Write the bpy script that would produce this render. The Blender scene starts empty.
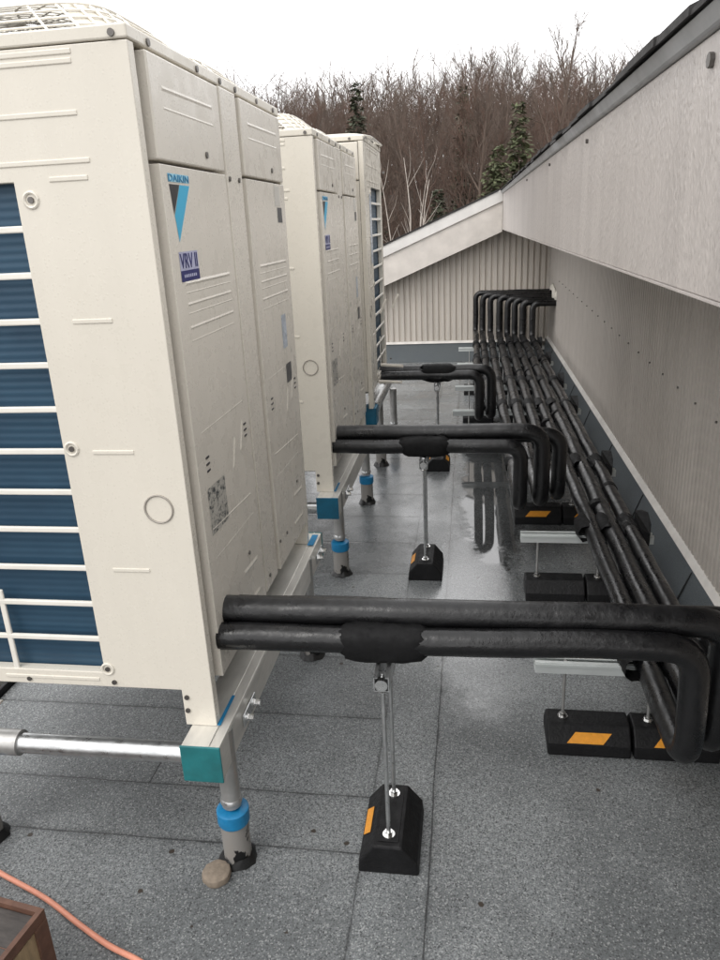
import bpy, math, random
import numpy as np
from mathutils import Vector, Matrix, noise as mnoise

R = math.radians
rnd = random.Random(7)
scene = bpy.context.scene
COL = scene.collection

# ------------------------------------------------------------------ node helpers
class NT:
    """small helper around a material's node tree"""
    def __init__(self, name):
        self.m = bpy.data.materials.new(name)
        self.m.use_nodes = True
        self.t = self.m.node_tree
        self.b = self.t.nodes['Principled BSDF']
        self._o = None
    def n(self, typ, **kw):
        nd = self.t.nodes.new(typ)
        for k, v in kw.items():
            setattr(nd, k, v)
        return nd
    def put(self, sock, v):
        if v is None:
            return
        if isinstance(v, bpy.types.NodeSocket):
            self.t.links.new(v, sock)
        else:
            if isinstance(v, tuple) and len(v) == 3 and sock.type == 'RGBA':
                v = v + (1,)
            sock.default_value = v
    def math(self, op, a, b=None, c=None, clamp=False):
        nd = self.n('ShaderNodeMath', operation=op, use_clamp=clamp)
        self.put(nd.inputs[0], a); self.put(nd.inputs[1], b); self.put(nd.inputs[2], c)
        return nd.outputs[0]
    def obj(self):
        if self._o is None:
            self._o = self.n('ShaderNodeTexCoord').outputs['Object']
        return self._o
    def xyz(self):
        s = self.n('ShaderNodeSeparateXYZ'); self.put(s.inputs[0], self.obj())
        return s.outputs
    def scale(self, s, v=None):
        nd = self.n('ShaderNodeVectorMath', operation='MULTIPLY')
        self.put(nd.inputs[0], v or self.obj()); nd.inputs[1].default_value = s
        return nd.outputs[0]
    def noise(self, scale, detail=2, rough=.5, v=None):
        nd = self.n('ShaderNodeTexNoise')
        self.put(nd.inputs['Vector'], v or self.obj())
        nd.inputs['Scale'].default_value = scale
        nd.inputs['Detail'].default_value = detail
        nd.inputs['Roughness'].default_value = rough
        return nd.outputs[0]
    def voronoi(self, scale, v=None):
        nd = self.n('ShaderNodeTexVoronoi')
        self.put(nd.inputs['Vector'], v or self.obj())
        nd.inputs['Scale'].default_value = scale
        return nd
    def smooth(self, v, a, b, lo=0., hi=1.):
        nd = self.n('ShaderNodeMapRange', interpolation_type='SMOOTHSTEP')
        self.put(nd.inputs['Value'], v)
        for k, x in (('From Min', a), ('From Max', b), ('To Min', lo), ('To Max', hi)):
            nd.inputs[k].default_value = x
        return nd.outputs[0]
    def lin(self, v, a, b, lo=0., hi=1.):
        nd = self.n('ShaderNodeMapRange')
        self.put(nd.inputs['Value'], v)
        for k, x in (('From Min', a), ('From Max', b), ('To Min', lo), ('To Max', hi)):
            nd.inputs[k].default_value = x
        return nd.outputs[0]
    def mix(self, f, a, b, blend='MIX'):
        nd = self.n('ShaderNodeMix', data_type='RGBA', blend_type=blend)
        self.put(nd.inputs[0], f); self.put(nd.inputs[6], a); self.put(nd.inputs[7], b)
        return nd.outputs[2]
    def bump(self, h, strength, dist=.002, nrm=None):
        nd = self.n('ShaderNodeBump')
        self.put(nd.inputs['Height'], h)
        self.put(nd.inputs['Strength'], strength)
        nd.inputs['Distance'].default_value = dist
        if nrm is not None:
            self.put(nd.inputs['Normal'], nrm)
        return nd.outputs[0]
    def set(self, color=None, rough=None, metal=None, normal=None, spec=None):
        b = self.b
        self.put(b.inputs['Base Color'], color)
        self.put(b.inputs['Roughness'], rough)
        self.put(b.inputs['Metallic'], metal)
        self.put(b.inputs['Normal'], normal)
        self.put(b.inputs['Specular IOR Level'], spec)
        return self.m

def dark(c, f):
    return tuple(x * f for x in c)

def simple(name, col, rough=.5, metal=0., var=.25, scale=8., bump=.0, bscale=60., spec=.5, stretch=None):
    k = NT(name)
    v = k.scale(stretch) if stretch else None
    n1 = k.noise(scale, 4, .6, v)
    c = k.mix(k.lin(n1, .3, .7), dark(col, 1 - var), dark(col, 1 + var * .6))
    r = k.lin(k.noise(scale * 1.7, 3), .3, .7, max(.03, rough - .1), min(1, rough + .1))
    nrm = k.bump(k.noise(bscale, 3), bump, .003) if bump else None
    return k.set(c, r, metal, nrm, spec)

# --- cream painted sheet metal of the units, wet: streaks, droplets, faint dirt
def paint(name, col, drops=.08, dscale=120, dirt=.18):
    k = NT(name)
    st = k.noise(9, 5, .65, k.scale((1, 1, .12)))
    bl = k.noise(2.2, 4)
    f = k.math('ADD', k.lin(st, .35, .75, 0, .6), k.lin(bl, .3, .7, 0, .5))
    c = k.mix(k.math('MULTIPLY', f, .30), col, dark(col, .74))
    vo = k.voronoi(dscale)
    vsel = k.n('ShaderNodeSeparateColor'); k.put(vsel.inputs[0], vo.outputs['Color'])
    pick = k.smooth(vsel.outputs[0], .62, .7)
    dr = k.math('MULTIPLY', k.smooth(vo.outputs['Distance'], .45, .1), pick)
    wob = k.noise(3.2, 2)
    nrm = k.bump(wob, .25, .004)
    nrm = k.bump(dr, drops, .002, nrm)
    r = k.lin(k.noise(14, 4), .3, .7, .20, .40)
    sk = k.math('MULTIPLY', k.smooth(k.noise(38, 5, .75, k.scale((1, 1, .25))), .64, .76), dirt)
    c = k.mix(sk, c, dark(col, .55))
    r = k.math('SUBTRACT', r, k.math('MULTIPLY', dr, .2))
    return k.set(c, r, 0, nrm)

M = {}
M['cream'] = paint('cream_paint', (.715, .672, .585))
M['cream_front'] = paint('cream_front_paint', (.70, .658, .58), .18, 150, .10)
M['wire'] = simple('grille_wire', (.78, .75, .68), .35, var=.08)
M['groove'] = simple('groove_shade', (.34, .31, .27), .5, var=.1)  # cream darkened: the shade of recesses and creases is put into the colour
M['screw'] = simple('screw_steel', (.16, .15, .14), .4, .7, var=.2, scale=40)
M['pan'] = simple('unit_pan', (.16, .16, .155), .5, .3)

k = NT('blue_coil')
z = k.xyz()[2]
fin = k.math('SINE', k.math('MULTIPLY', z, 2 * math.pi / .0185))
c = k.mix(k.lin(fin, -1, 1), (.024, .066, .112), (.032, .082, .134))
c = k.mix(k.lin(k.noise(6, 3), .35, .7), c, (.022, .058, .100))
M['coil'] = k.set(c, .42, .2, k.bump(fin, .14, .002))

M['blackrub'] = simple('black_rubber', (.0065, .0065, .0072), .55, var=.5, scale=26, bump=.6, bscale=110, spec=.3)
k = NT('pipe_insulation')
n1 = k.noise(5, 5, .65); n2 = k.noise(60, 3)
c = k.mix(k.smooth(n1, .55, .8), (.0050, .0050, .0056), (.014, .0135, .0135))
sc_ = k.math('MULTIPLY', k.smooth(k.noise(24, 5, .75), .64, .72), k.smooth(k.noise(3, 2), .48, .60))
c = k.mix(k.math('MULTIPLY', sc_, .55), c, (.11, .11, .11))
dv = k.voronoi(160); dr = k.smooth(dv.outputs['Distance'], .45, .1)
nrm = k.bump(n2, .25, .003, k.bump(k.noise(16, 3), .5, .008))
nrm = k.bump(dr, .12, .0015, nrm)
M['pipe'] = k.set(c, k.lin(k.noise(9, 5, .7), .35, .65, .20, .48), 0, nrm, .5)
M['saddle'] = simple('saddle_foam', (.0055, .0055, .006), .7, var=.3, scale=30, bump=.5, bscale=90, spec=.25)
M['galv'] = simple('galvanised_steel', (.56, .57, .57), .33, .9, var=.18, scale=30)
M['galv_dull'] = simple('galvanised_tube', (.46, .455, .44), .42, .75, var=.25, scale=14)
M['strut'] = simple('strut_zinc', (.60, .63, .62), .42, .35, var=.10, scale=7)
M['rail'] = simple('rail_metal', (.72, .70, .65), .42, .45, var=.2, scale=16, stretch=(1, .3, 1))
M['zinc'] = simple('zinc_nut', (.75, .75, .74), .22, 1., var=.1, scale=60)
k = NT('leg_sleeve')
sm = k.smooth(k.noise(17, 4, .6, k.scale((1, 1, .6))), .53, .56)
zz = k.xyz()[2]
sm = k.math('MULTIPLY', sm, k.smooth(zz, .17, .08))
c = k.mix(sm, (.30, .285, .265), (.008, .008, .008))
M['sleeve'] = k.set(c, .5, .25, k.bump(sm, .5, .003))
M['mastic'] = simple('black_mastic', (.010, .010, .010), .38, var=.3, scale=30, bump=.8, bscale=45)
M['teal'] = simple('teal_cap', (.015, .155, .165), .45, var=.22, scale=18)
M['bluecap'] = simple('blue_cap', (.008, .115, .20), .42, var=.22, scale=18)
M['bluering'] = simple('blue_ring', (.008, .20, .42), .42, var=.25, scale=22)
M['orange'] = simple('reflective_orange', (.80, .33, .03), .35, var=.12, scale=60)
M['cord'] = simple('orange_cord_rubber', (.72, .30, .20), .42, var=.12, scale=30)
M['disc'] = simple('tan_disc', (.24, .195, .15), .8, var=.25, scale=60, bump=.4, bscale=120)
M['cyan'] = simple('cyan_print', (.04, .42, .66), .4, var=.05)
M['cyan_d'] = simple('cyan_letter', (.01, .20, .40), .4, var=.05)
M['cyan_l'] = simple('pale_cyan_print', (.32, .60, .72), .4, var=.05)
M['inkblack'] = simple('black_print', (.022, .020, .022), .45, var=.1)
M['navy'] = simple('navy_print', (.018, .022, .13), .4, var=.1)
M['lilac'] = simple('lilac_print', (.42, .43, .58), .4, var=.1)
M['greyink'] = simple('grey_print', (.10, .10, .10), .5, var=.4, scale=60)
M['paleprint'] = simple('pale_print', (.55, .53, .48), .5, var=.1)
M['bluefilm'] = simple('blue_film', (.47, .52, .58), .3, var=.25, scale=30)
k = NT('data_plate')
sp = k.smooth(k.noise(55, 4, .75, k.scale((1, 1, 1.4))), .46, .6)
M['plate'] = k.set(k.mix(sp, (.50, .48, .43), (.075, .08, .08)), .35)

# --- corrugated siding
def siding(name, col, streak=.35):
    k = NT(name)
    st = k.noise(7, 5, .65, k.scale((1, 1, .10)))
    c = k.mix(k.lin(st, .35, .75), col, dark(col, 1 - streak))
    c = k.mix(k.math('MULTIPLY', k.smooth(k.noise(26, 4, .7), .60, .72), .35), c, dark(col, .55))
    return k.set(c, k.lin(k.noise(10, 3), .3, .7, .34, .5), 0, k.bump(k.noise(20, 2), .1, .003))
M['siding'] = siding('tan_siding', (.46, .422, .382), .16)
M['siding_end'] = siding('cream_siding', (.60, .55, .49), .2)
M['flash'] = simple('white_flashing', (.70, .67, .63), .4, var=.15, scale=10)
k = NT('fascia_panel')
st = k.noise(6, 5, .7, k.scale((1, 1, .12)))
bd = k.noise(70, 4, .7, k.scale((1, 1, .55)))
c = k.mix(k.lin(st, .35, .72), (.500, .462, .434), (.385, .355, .335))
c = k.mix(k.math('MULTIPLY', k.smooth(bd, .48, .66), .36), c, (.60, .55, .515))
vo = k.voronoi(85, k.scale((1, 1, .6)))
dr = k.smooth(vo.outputs['Distance'], .5, .15)
M['fascia'] = k.set(c, k.lin(bd, .3, .7, .3, .5), 0, k.bump(dr, .35, .002, k.bump(bd, .4, .003)))
M['rake'] = simple('rake_board', (.66, .615, .565), .4, var=.12, scale=6)
M['rake_hi'] = simple('rake_trim', (.72, .70, .67), .38, var=.1, scale=6)
M['trim'] = simple('drip_trim', (.40, .41, .42), .4, .2, var=.18, scale=9)
M['soffit'] = simple('soffit', (.22, .20, .18), .6, var=.2)
M['shingle'] = simple('shingle', (.035, .033, .032), .85, var=.5, scale=14, bump=.7, bscale=80)
k = NT('upstand_membrane')
g = k.noise(190, 2, .6)
c = k.mix(k.lin(g, .3, .7), (.050, .060, .066), (.112, .128, .136))
c = k.mix(k.smooth(k.noise(3, 5, .7), .45, .7), c, (.075, .088, .098))
M['upstand'] = k.set(c, .5, 0, k.bump(g, .4, .003))

# --- roof cap sheet: granules, roll seams, puddles
k = NT('roof_cap_sheet')
X, Y, Z = k.xyz()
g1 = k.noise(190, 3, .7); g2 = k.noise(85, 3, .7); bl = k.noise(1.3, 5, .6)
gr = k.math('ADD', k.math('MULTIPLY', g1, .7), k.math('MULTIPLY', g2, .45))
c = k.mix(k.lin(gr, .44, .72), (.056, .062, .065), (.325, .342, .346))
c = k.mix(k.math('MULTIPLY', k.smooth(bl, .40, .66), .62), c, (.066, .071, .073))
spk = k.voronoi(260); ss = k.n('ShaderNodeSeparateColor'); k.put(ss.inputs[0], spk.outputs['Color'])
c = k.mix(k.math('MULTIPLY', k.smooth(ss.outputs[0], .86, .92), .4), c, (.50, .51, .50))
c = k.mix(k.math('MULTIPLY', k.smooth(ss.outputs[1], .90, .94), .7), c, (.020, .020, .022))
deb = k.voronoi(9); dd_ = k.n('ShaderNodeSeparateColor'); k.put(dd_.inputs[0], deb.outputs['Color'])
c = k.mix(k.math('MULTIPLY', k.smooth(k.math('ADD', deb.outputs['Distance'], k.math('MULTIPLY', k.noise(60, 2), .10)), .135, .115), k.smooth(dd_.outputs[2], .80, .85)), c, (.035, .024, .016))
# each roll lies in a slightly different tone
row = k.math('FLOOR', k.math('DIVIDE', k.math('SUBTRACT', Y, .28), .4))
wn = k.n('ShaderNodeTexWhiteNoise', noise_dimensions='1D'); k.put(wn.inputs['W'], row)
left = k.smooth(X, .378, .374)
strip = k.math('MULTIPLY', k.smooth(X, .374, .378), k.smooth(X, .574, .570))
tone = k.math('ADD', 1.0, k.math('MULTIPLY', left, k.lin(wn.outputs['Value'], 0, 1, -.10, .10)))
tone = k.math('ADD', tone, k.math('MULTIPLY', strip, .10))
tm = k.n('ShaderNodeVectorMath', operation='SCALE'); k.put(tm.inputs[0], c); k.put(tm.inputs['Scale'], tone)
c = tm.outputs[0]
wob = k.math('MULTIPLY', k.math('SUBTRACT', k.noise(4, 4, .6), .5), .015)
wid = k.lin(k.noise(9, 3), .35, .65, .0022, .0085)
def seam(coord, pos, mask=None):
    d = k.math('ABSOLUTE', k.math('SUBTRACT', k.math('ADD', coord, wob), pos))
    s = k.math('SUBTRACT', 1.0, k.math('DIVIDE', d, wid), clamp=True)
    s = k.math('MAXIMUM', s, k.math('MULTIPLY', k.math('SUBTRACT', 1.0, k.math('DIVIDE', d, .022), clamp=True), .28))
    return k.math('MULTIPLY', s, mask) if mask is not None else s
md = k.math('FLOORED_MODULO', k.math('ADD', k.math('SUBTRACT', Y, .28), .2), .4)
s = seam(md, .2, k.math('MULTIPLY', left, k.smooth(Y, .10, .12)))
s = k.math('MAXIMUM', s, seam(Y, .055, left))
s = k.math('MAXIMUM', s, seam(X, .572))
s = k.math('MAXIMUM', s, k.math('MULTIPLY', seam(X, .376), .75))
s = k.math('MAXIMUM', s, seam(X, -.385, k.math('MULTIPLY', k.smooth(Y, .27, .28), k.smooth(Y, .43, .42))))
c = k.mix(k.math('MULTIPLY', s, .9), c, (.009, .009, .010))
# ponded water and the half-wet zone in front of it
nz = k.math('ADD', k.math('MULTIPLY', k.math('SUBTRACT', k.noise(3.2, 5, .65), .5), 1.9), k.math('MULTIPLY', k.math('SUBTRACT', k.noise(22, 4, .7), .5), .9))
def ell(cx, cy, rx, ry):
    a = k.math('POWER', k.math('ABSOLUTE', k.math('DIVIDE', k.math('SUBTRACT', X, cx), rx)), 2.0)
    b = k.math('POWER', k.math('ABSOLUTE', k.math('DIVIDE', k.math('SUBTRACT', Y, cy), ry)), 2.0)
    return k.math('ADD', k.math('ADD', a, b), nz)
pud = k.smooth(ell(.83, 3.15, .20, 1.25), 1.2, .75)
damp = k.smooth(ell(.74, 1.65, .26, .85), 1.6, .5)
far = k.smooth(Y, .3, 2.2)
film = k.math('MULTIPLY', k.lin(k.noise(2.1, 5, .7), .35, .6, .45, 1.), far)
wet = k.math('MAXIMUM', damp, film)
c = k.mix(k.math('MULTIPLY', wet, .12), c, (.085, .085, .085))
c = k.mix(k.math('MULTIPLY', pud, .72), c, (.040, .041, .041))
rgh = k.math('SUBTRACT', .56, k.math('MULTIPLY', wet, .34))
rgh = k.math('SUBTRACT', rgh, k.math('MULTIPLY', far, .05))
mx = k.n('ShaderNodeMix'); k.put(mx.inputs[0], pud); k.put(mx.inputs[2], rgh); mx.inputs[3].default_value = .035
rgh = mx.outputs[0]
bs = k.math('SUBTRACT', .55, k.math('MULTIPLY', wet, .42))
bs = k.math('MULTIPLY', bs, k.math('SUBTRACT', 1.0, pud))
nrm = k.bump(k.math('SUBTRACT', gr, k.math('MULTIPLY', s, .8)), bs, .004)
spc = k.math('ADD', .5, k.math('ADD', k.math('MULTIPLY', k.math('MAXIMUM', wet, pud), .5), k.math('MULTIPLY', damp, .9)))
M['roof'] = k.set(c, rgh, 0, nrm, spc)

M['leaf_litter'] = simple('leaf_litter', (.055, .040, .030), .95, var=.5, scale=.6)
M['bark_a'] = simple('grey_brown_bark', (.142, .104, .082), .9, var=.35, scale=.8)
M['bark_b'] = simple('red_brown_bark', (.142, .090, .068), .9, var=.35, scale=.8)
M['brush'] = simple('brush_twigs', (.102, .066, .048), .95, var=.4, scale=.7)
M['birch'] = simple('birch_bark', (.46, .41, .36), .7, var=.25, scale=3)
M['needle'] = simple('spruce_needles', (.066, .074, .044), .8, var=.45, scale=1.1)
M['needle_b'] = simple('pine_needles', (.105, .118, .058), .8, var=.4, scale=1.1)
M['wood_dark'] = simple('weathered_plank', (.055, .048, .044), .75, var=.4, scale=14, stretch=(1, 6, 1), bump=.3)
M['wood_edge'] = simple('stained_edge', (.115, .055, .035), .6, var=.35, scale=20)
M['wood_tan'] = simple('tan_plywood', (.30, .215, .12), .65, var=.3, scale=18, stretch=(1, 4, 1))
M['deckwall'] = simple('building_wall', (.36, .32, .28), .6)
M['foam'] = simple('foam_lump', (.72, .68, .60), .8, var=.2, scale=40, bump=.6, bscale=60)

# ------------------------------------------------------------------ mesh helpers
class MB:
    def __init__(self):
        self.v = []; self.f = []; self.mi = []
    def add(self, vs, fs, mi=0):
        o = len(self.v)
        self.v.extend([tuple(p) for p in vs])
        for f in fs:
            self.f.append(tuple(i + o for i in f)); self.mi.append(mi)
        return self
    def box(self, x0, x1, y0, y1, z0, z1, mi=0):
        vs = [(x, y, z) for z in (z0, z1) for y in (y0, y1) for x in (x0, x1)]
        return self.add(vs, [(0, 2, 3, 1), (4, 5, 7, 6), (0, 1, 5, 4), (2, 6, 7, 3), (0, 4, 6, 2), (1, 3, 7, 5)], mi)
    def prism(self, poly, axis, a, b, mi=0):
        """poly: 2-D outline; axis: which axis it is extruded along (x: (y,z), y: (x,z), z: (x,y))"""
        def P(p, t):
            return {'x': (t, p[0], p[1]), 'y': (p[0], t, p[1]), 'z': (p[0], p[1], t)}[axis]
        n = len(poly)
        vs = [P(p, a) for p in poly] + [P(p, b) for p in poly]
        fs = [tuple(range(n))[::-1], tuple(range(n, 2 * n))] + [(i, (i + 1) % n, n + (i + 1) % n, n + i) for i in range(n)]
        return self.add(vs, fs, mi)
    def tube(self, path, r, n=12, cap=True, mi=0):
        P = [Vector(p) for p in path]
        rs = r if isinstance(r, (list, tuple)) else [r] * len(P)
        T = []
        for i in range(len(P)):
            a = P[max(0, i - 1)]; b = P[min(len(P) - 1, i + 1)]
            T.append((b - a).normalized())
        ref = Vector((0, 0, 1)) if abs(T[0].z) < .9 else Vector((1, 0, 0))
        N = T[0].cross(ref).normalized()
        vs = []
        for i in range(len(P)):
            if i:
                q = T[i - 1].rotation_difference(T[i]); N = q @ N
            B = T[i].cross(N)
            for j in range(n):
                a = 2 * math.pi * j / n
                vs.append(P[i] + (N * math.cos(a) + B * math.sin(a)) * rs[i])
        fs = []
        for i in range(len(P) - 1):
            for j in range(n):
                jj = (j + 1) % n
                fs.append((i * n + j, i * n + jj, (i + 1) * n + jj, (i + 1) * n + j))
        if cap:
            fs.append(tuple(range(n))[::-1]); fs.append(tuple(range((len(P) - 1) * n, len(P) * n)))
        return self.add(vs, fs, mi)
    def cyl(self, p, axis, r, h, n=16, mi=0):
        p = Vector(p); d = {'x': Vector((1, 0, 0)), 'y': Vector((0, 1, 0)), 'z': Vector((0, 0, 1))}[axis]
        return self.tube([p, p + d * h], r, n, True, mi)
    def build(self, name, mat, parent=None, smooth=False, bevel=0, loc=None):
        me = bpy.data.meshes.new(name)
        me.from_pydata(self.v, [], self.f)
        mats = mat if isinstance(mat, (list, tuple)) else [mat]
        for m in mats:
            me.materials.append(m)
        if len(mats) > 1:
            me.polygons.foreach_set('material_index', self.mi)
        import bmesh
        bm = bmesh.new(); bm.from_mesh(me)
        bmesh.ops.recalc_face_normals(bm, faces=bm.faces)
        bm.to_mesh(me); bm.free()
        if smooth:
            me.polygons.foreach_set('use_smooth', [True] * len(me.polygons))
            try:
                me.set_sharp_from_angle(angle=R(40))
            except Exception:
                pass
        me.update()
        o = bpy.data.objects.new(name, me); COL.objects.link(o)
        if parent is not None:
            o.parent = parent
        if loc is not None:
            o.location = loc
        if bevel:
            b = o.modifiers.new('bevel', 'BEVEL'); b.width = bevel; b.segments = 2; b.limit_method = 'ANGLE'; b.angle_limit = R(40)
        return o

def tag(o, label, cat, group=None):
    o['label'] = label; o['category'] = cat
    if group: o['group'] = group
    return o

def thing(name, label, cat, loc=(0, 0, 0), rz=0, group=None):
    o = bpy.data.objects.new(name, None); COL.objects.link(o)
    o.empty_display_size = .1
    o.location = loc; o.rotation_euler = (0, 0, rz)
    return tag(o, label, cat, group)

def structure(o):
    o['kind'] = 'structure'; return o

def dup(root, loc, rz=None, label=None, group=None):
    kids = {}
    for o in bpy.data.objects:
        if o.parent is not None:
            kids.setdefault(o.parent.name, []).append(o)
    def cp(o, parent):
        c = o.copy(); COL.objects.link(c)
        if parent is not None: c.parent = parent
        for ch in kids.get(o.name, []):
            cp(ch, c)
        return c
    r = cp(root, None)
    r.location = loc
    if rz is not None: r.rotation_euler = (0, 0, rz)
    if label: r['label'] = label
    if group: r['group'] = group
    return r

def text_part(name, body, mat, parent, origin, width, height, thick=.0008, shear=0.):
    """lettering on a plane facing local +X: text runs along +Y, up is +Z"""
    cu = bpy.data.curves.new(name, 'FONT'); cu.body = body; cu.size = 1; cu.extrude = .01; cu.resolution_u = 3
    t = bpy.data.objects.new(name, cu); COL.objects.link(t)
    dg = bpy.context.evaluated_depsgraph_get()
    me = bpy.data.meshes.new_from_object(t.evaluated_get(dg))
    bpy.data.objects.remove(t)
    xs = [v.co.x for v in me.vertices]; ys = [v.co.y for v in me.vertices]
    x0, x1, y0, y1 = min(xs), max(xs), min(ys), max(ys)
    for v in me.vertices:
        u = (v.co.x - x0) / (x1 - x0); w = (v.co.y - y0) / (y1 - y0); d = v.co.z
        v.co = Vector((origin[0] + (thick if d > 0 else 0), origin[1] + u * width + shear * w, origin[2] + w * height))
    me.materials.clear(); me.materials.append(mat)
    o = bpy.data.objects.new(name, me); COL.objects.link(o); o.parent = parent
    return o

def fillet(pts, rad, seg=7):
    P = [Vector(p) for p in pts]; out = [P[0]]
    for i in range(1, len(P) - 1):
        a = (P[i - 1] - P[i]); b = (P[i + 1] - P[i])
        r = min(rad, a.length * .49, b.length * .49)
        a.normalize(); b.normalize()
        p0 = P[i] + a * r; p2 = P[i] + b * r
        for s in range(seg + 1):
            t = s / seg
            # quarter-arc-like blend
            out.append(p0 * (1 - t) ** 2 * 1.0 + P[i] * 2 * t * (1 - t) + p2 * t ** 2)
    out.append(P[-1])
    return out

def resample(pts, step):
    P = [Vector(p) for p in pts]; out = [P[0]]
    for i in range(len(P) - 1):
        d = (P[i + 1] - P[i]); n = max(1, int(d.length / step))
        for s in range(1, n + 1):
            out.append(P[i] + d * (s / n))
    return out

# ------------------------------------------------------------------ camera, world, sun
cam = bpy.data.cameras.new('camera'); co = bpy.data.objects.new('camera', cam); COL.objects.link(co)
r_ = Vector((0.9890752, 0.14011506, -0.04580423)); u_ = Vector((-0.00333356, 0.33190312, 0.94330759)); f_ = Vector((-0.14737417, 0.93284945, -0.32874422))
mw = Matrix((( r_.x, u_.x, -f_.x, 0.68353755), (r_.y, u_.y, -f_.y, -1.60581967), (r_.z, u_.z, -f_.z, 1.75396716), (0, 0, 0, 1)))
co.matrix_world = mw
cam.sensor_fit = 'VERTICAL'; cam.sensor_height = 36; cam.sensor_width = 27
cam.lens = 736.12 / 960 * 36
cam.clip_start = .03; cam.clip_end = 1000
scene.camera = co

SUN_EL, SUN_AZ = R(52), R(215)           # azimuth measured clockwise from +Y
w = bpy.data.worlds.new('World'); scene.world = w; w.use_nodes = True
wt = w.node_tree; bg = wt.nodes['Background']
sky = wt.nodes.new('ShaderNodeTexSky'); sky.sky_type = 'NISHITA'; sky.sun_disc = False
sky.sun_elevation = SUN_EL; sky.sun_rotation = SUN_AZ; sky.dust_density = 6; sky.air_density = 1.0
hs = wt.nodes.new('ShaderNodeHueSaturation'); hs.inputs['Saturation'].default_value = .12
wt.links.new(sky.outputs[0], hs.inputs['Color'])
mxs = wt.nodes.new('ShaderNodeMix'); mxs.data_type = 'RGBA'; mxs.inputs[0].default_value = .78   # cloud cover
cl = wt.nodes.new('ShaderNodeTexNoise'); cl.inputs['Scale'].default_value = 2.0; cl.inputs['Detail'].default_value = 4
cr = wt.nodes.new('ShaderNodeMapRange')
cr.inputs['From Min'].default_value = .3; cr.inputs['From Max'].default_value = .7
cr.inputs['To Min'].default_value = 21.0; cr.inputs['To Max'].default_value = 25.0
wt.links.new(cl.outputs[0], cr.inputs['Value'])
cc = wt.nodes.new('ShaderNodeVectorMath'); cc.operation = 'SCALE'; cc.inputs[0].default_value = (1.0, .995, 1.0)
wt.links.new(cr.outputs[0], cc.inputs['Scale'])
wt.links.new(hs.outputs[0], mxs.inputs[6]); wt.links.new(cc.outputs[0], mxs.inputs[7])
wt.links.new(mxs.outputs[2], bg.inputs['Color'])
bg.inputs['Strength'].default_value = .1
sl = bpy.data.lights.new('sun', 'SUN'); so = bpy.data.objects.new('sun', sl); COL.objects.link(so)
sl.energy = .7; sl.angle = R(25); sl.color = (1, .97, .93)
d = Vector((math.sin(SUN_AZ) * math.cos(SUN_EL), math.cos(SUN_AZ) * math.cos(SUN_EL), math.sin(SUN_EL)))
so.rotation_euler = d.to_track_quat('Z', 'Y').to_euler()
so.location = (0, 0, 20)
vs = scene.view_settings; vs.view_transform = 'Standard'; vs.look = 'None'; vs.exposure = 0; vs.gamma = 1
scene.cycles.use_denoising = True
scene.cycles.max_bounces = 8

# ------------------------------------------------------------------ ground, roof deck
def hz(x, y):
    t = min(1, max(0, (y - 18) / 85)); s = t * t * (3 - 2 * t)
    return -4 + 10.5 * s + .6 * mnoise.noise(Vector((x * .05, y * .05, 0)))
gb = MB()
nx, ny = 44, 60
xs = [-160 + 320 * i / nx for i in range(nx + 1)]
ys = [-160 + (i / ny) * 560 for i in range(ny + 1)]
vsx = [(x, y, hz(x, y) if y < 110 else hz(x, 109) - (y - 110) * .02) for y in ys for x in xs]
gb.add(vsx, [(j * (nx + 1) + i, j * (nx + 1) + i + 1, (j + 1) * (nx + 1) + i + 1, (j + 1) * (nx + 1) + i) for j in range(ny) for i in range(nx)])
structure(gb.build('ground', M['leaf_litter'], smooth=True))

rb = MB().box(-1.2, 1.9, -4.0, 8.6, -.25, 0)
structure(rb.build('roof_deck', M['roof']))
bw = MB().box(-1.15, 6.0, -3.95, 8.55, -4.6, -.253)
tag(bw.build('building_base', M['deckwall']), 'tan storey of the building below the flat roof', 'building')
ke = MB().box(-1.29, -1.203, -4.0, 8.6, -.22, .03)
tag(ke.build('roof_edge_trim', M['blackrub'], bevel=.006), 'low dark trim along the left edge of the flat roof', 'roof trim')

# ------------------------------------------------------------------ corrugated profile
def corrugated(x0, x1, pitch=.076, depth=.014):
    pts = []; x = x0
    while x < x1:
        for fx, d in ((0, 0), (.56, 0), (.68, depth), (.88, depth), (1.0, 0)):
            px = x + fx * pitch
            if px <= x1 and (not pts or px > pts[-1][0] + 1e-6): pts.append((px, d))
        x += pitch
    return pts

# ---- right wall (plane x = 1.69, faces -x)
XW = 1.69; ZF = .235
rw = thing('side_wall', 'tan finely ribbed metal wall under the deep overhang on the right', 'wall', (0, 0, 0))
prof = corrugated(-3.0, 8.40, pitch=.052, depth=.007)
mb = MB(); n = len(prof)
mb.add([(XW + d, y, z) for z in (ZF, 1.62) for (y, d) in prof], [(i, i + 1, n + i + 1, n + i) for i in range(n - 1)])
mb.box(XW + .03, XW + .15, -3, 8.55, -.2, 2.0)
mb.build('siding', M['siding'], rw)
MB().prism([(1.600, .004), (1.612, .004), (XW - .010, ZF - .012), (XW + .02, ZF - .012), (XW + .02, -.05), (1.60, -.05)], 'y', -3.0, 8.39).build('upstand', M['upstand'], rw)
MB().prism([(XW - .022, ZF - .012), (XW - .020, ZF - .008), (XW - .002, ZF + .022), (XW + .02, ZF + .022), (XW + .02, ZF - .012)], 'y', -3.0, 8.385).build('base_flashing', M['flash'], rw, bevel=.002)
for i in range(8):
    y = .55 + i * 1.0
    MB().prism([(1.606, .012), (XW - .02, ZF - .03), (XW - .016, ZF - .027), (1.602, .016)], 'y', y, y + .007).build('membrane_lap', M['mastic'], rw)
for i in range(22):
    y = .9 + i * .304; zz_ = .885 + y * .0195
    MB().cyl((XW - .007, y, zz_), 'x', .0055, .01, 8).build('screw', M['screw'], rw)

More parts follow.
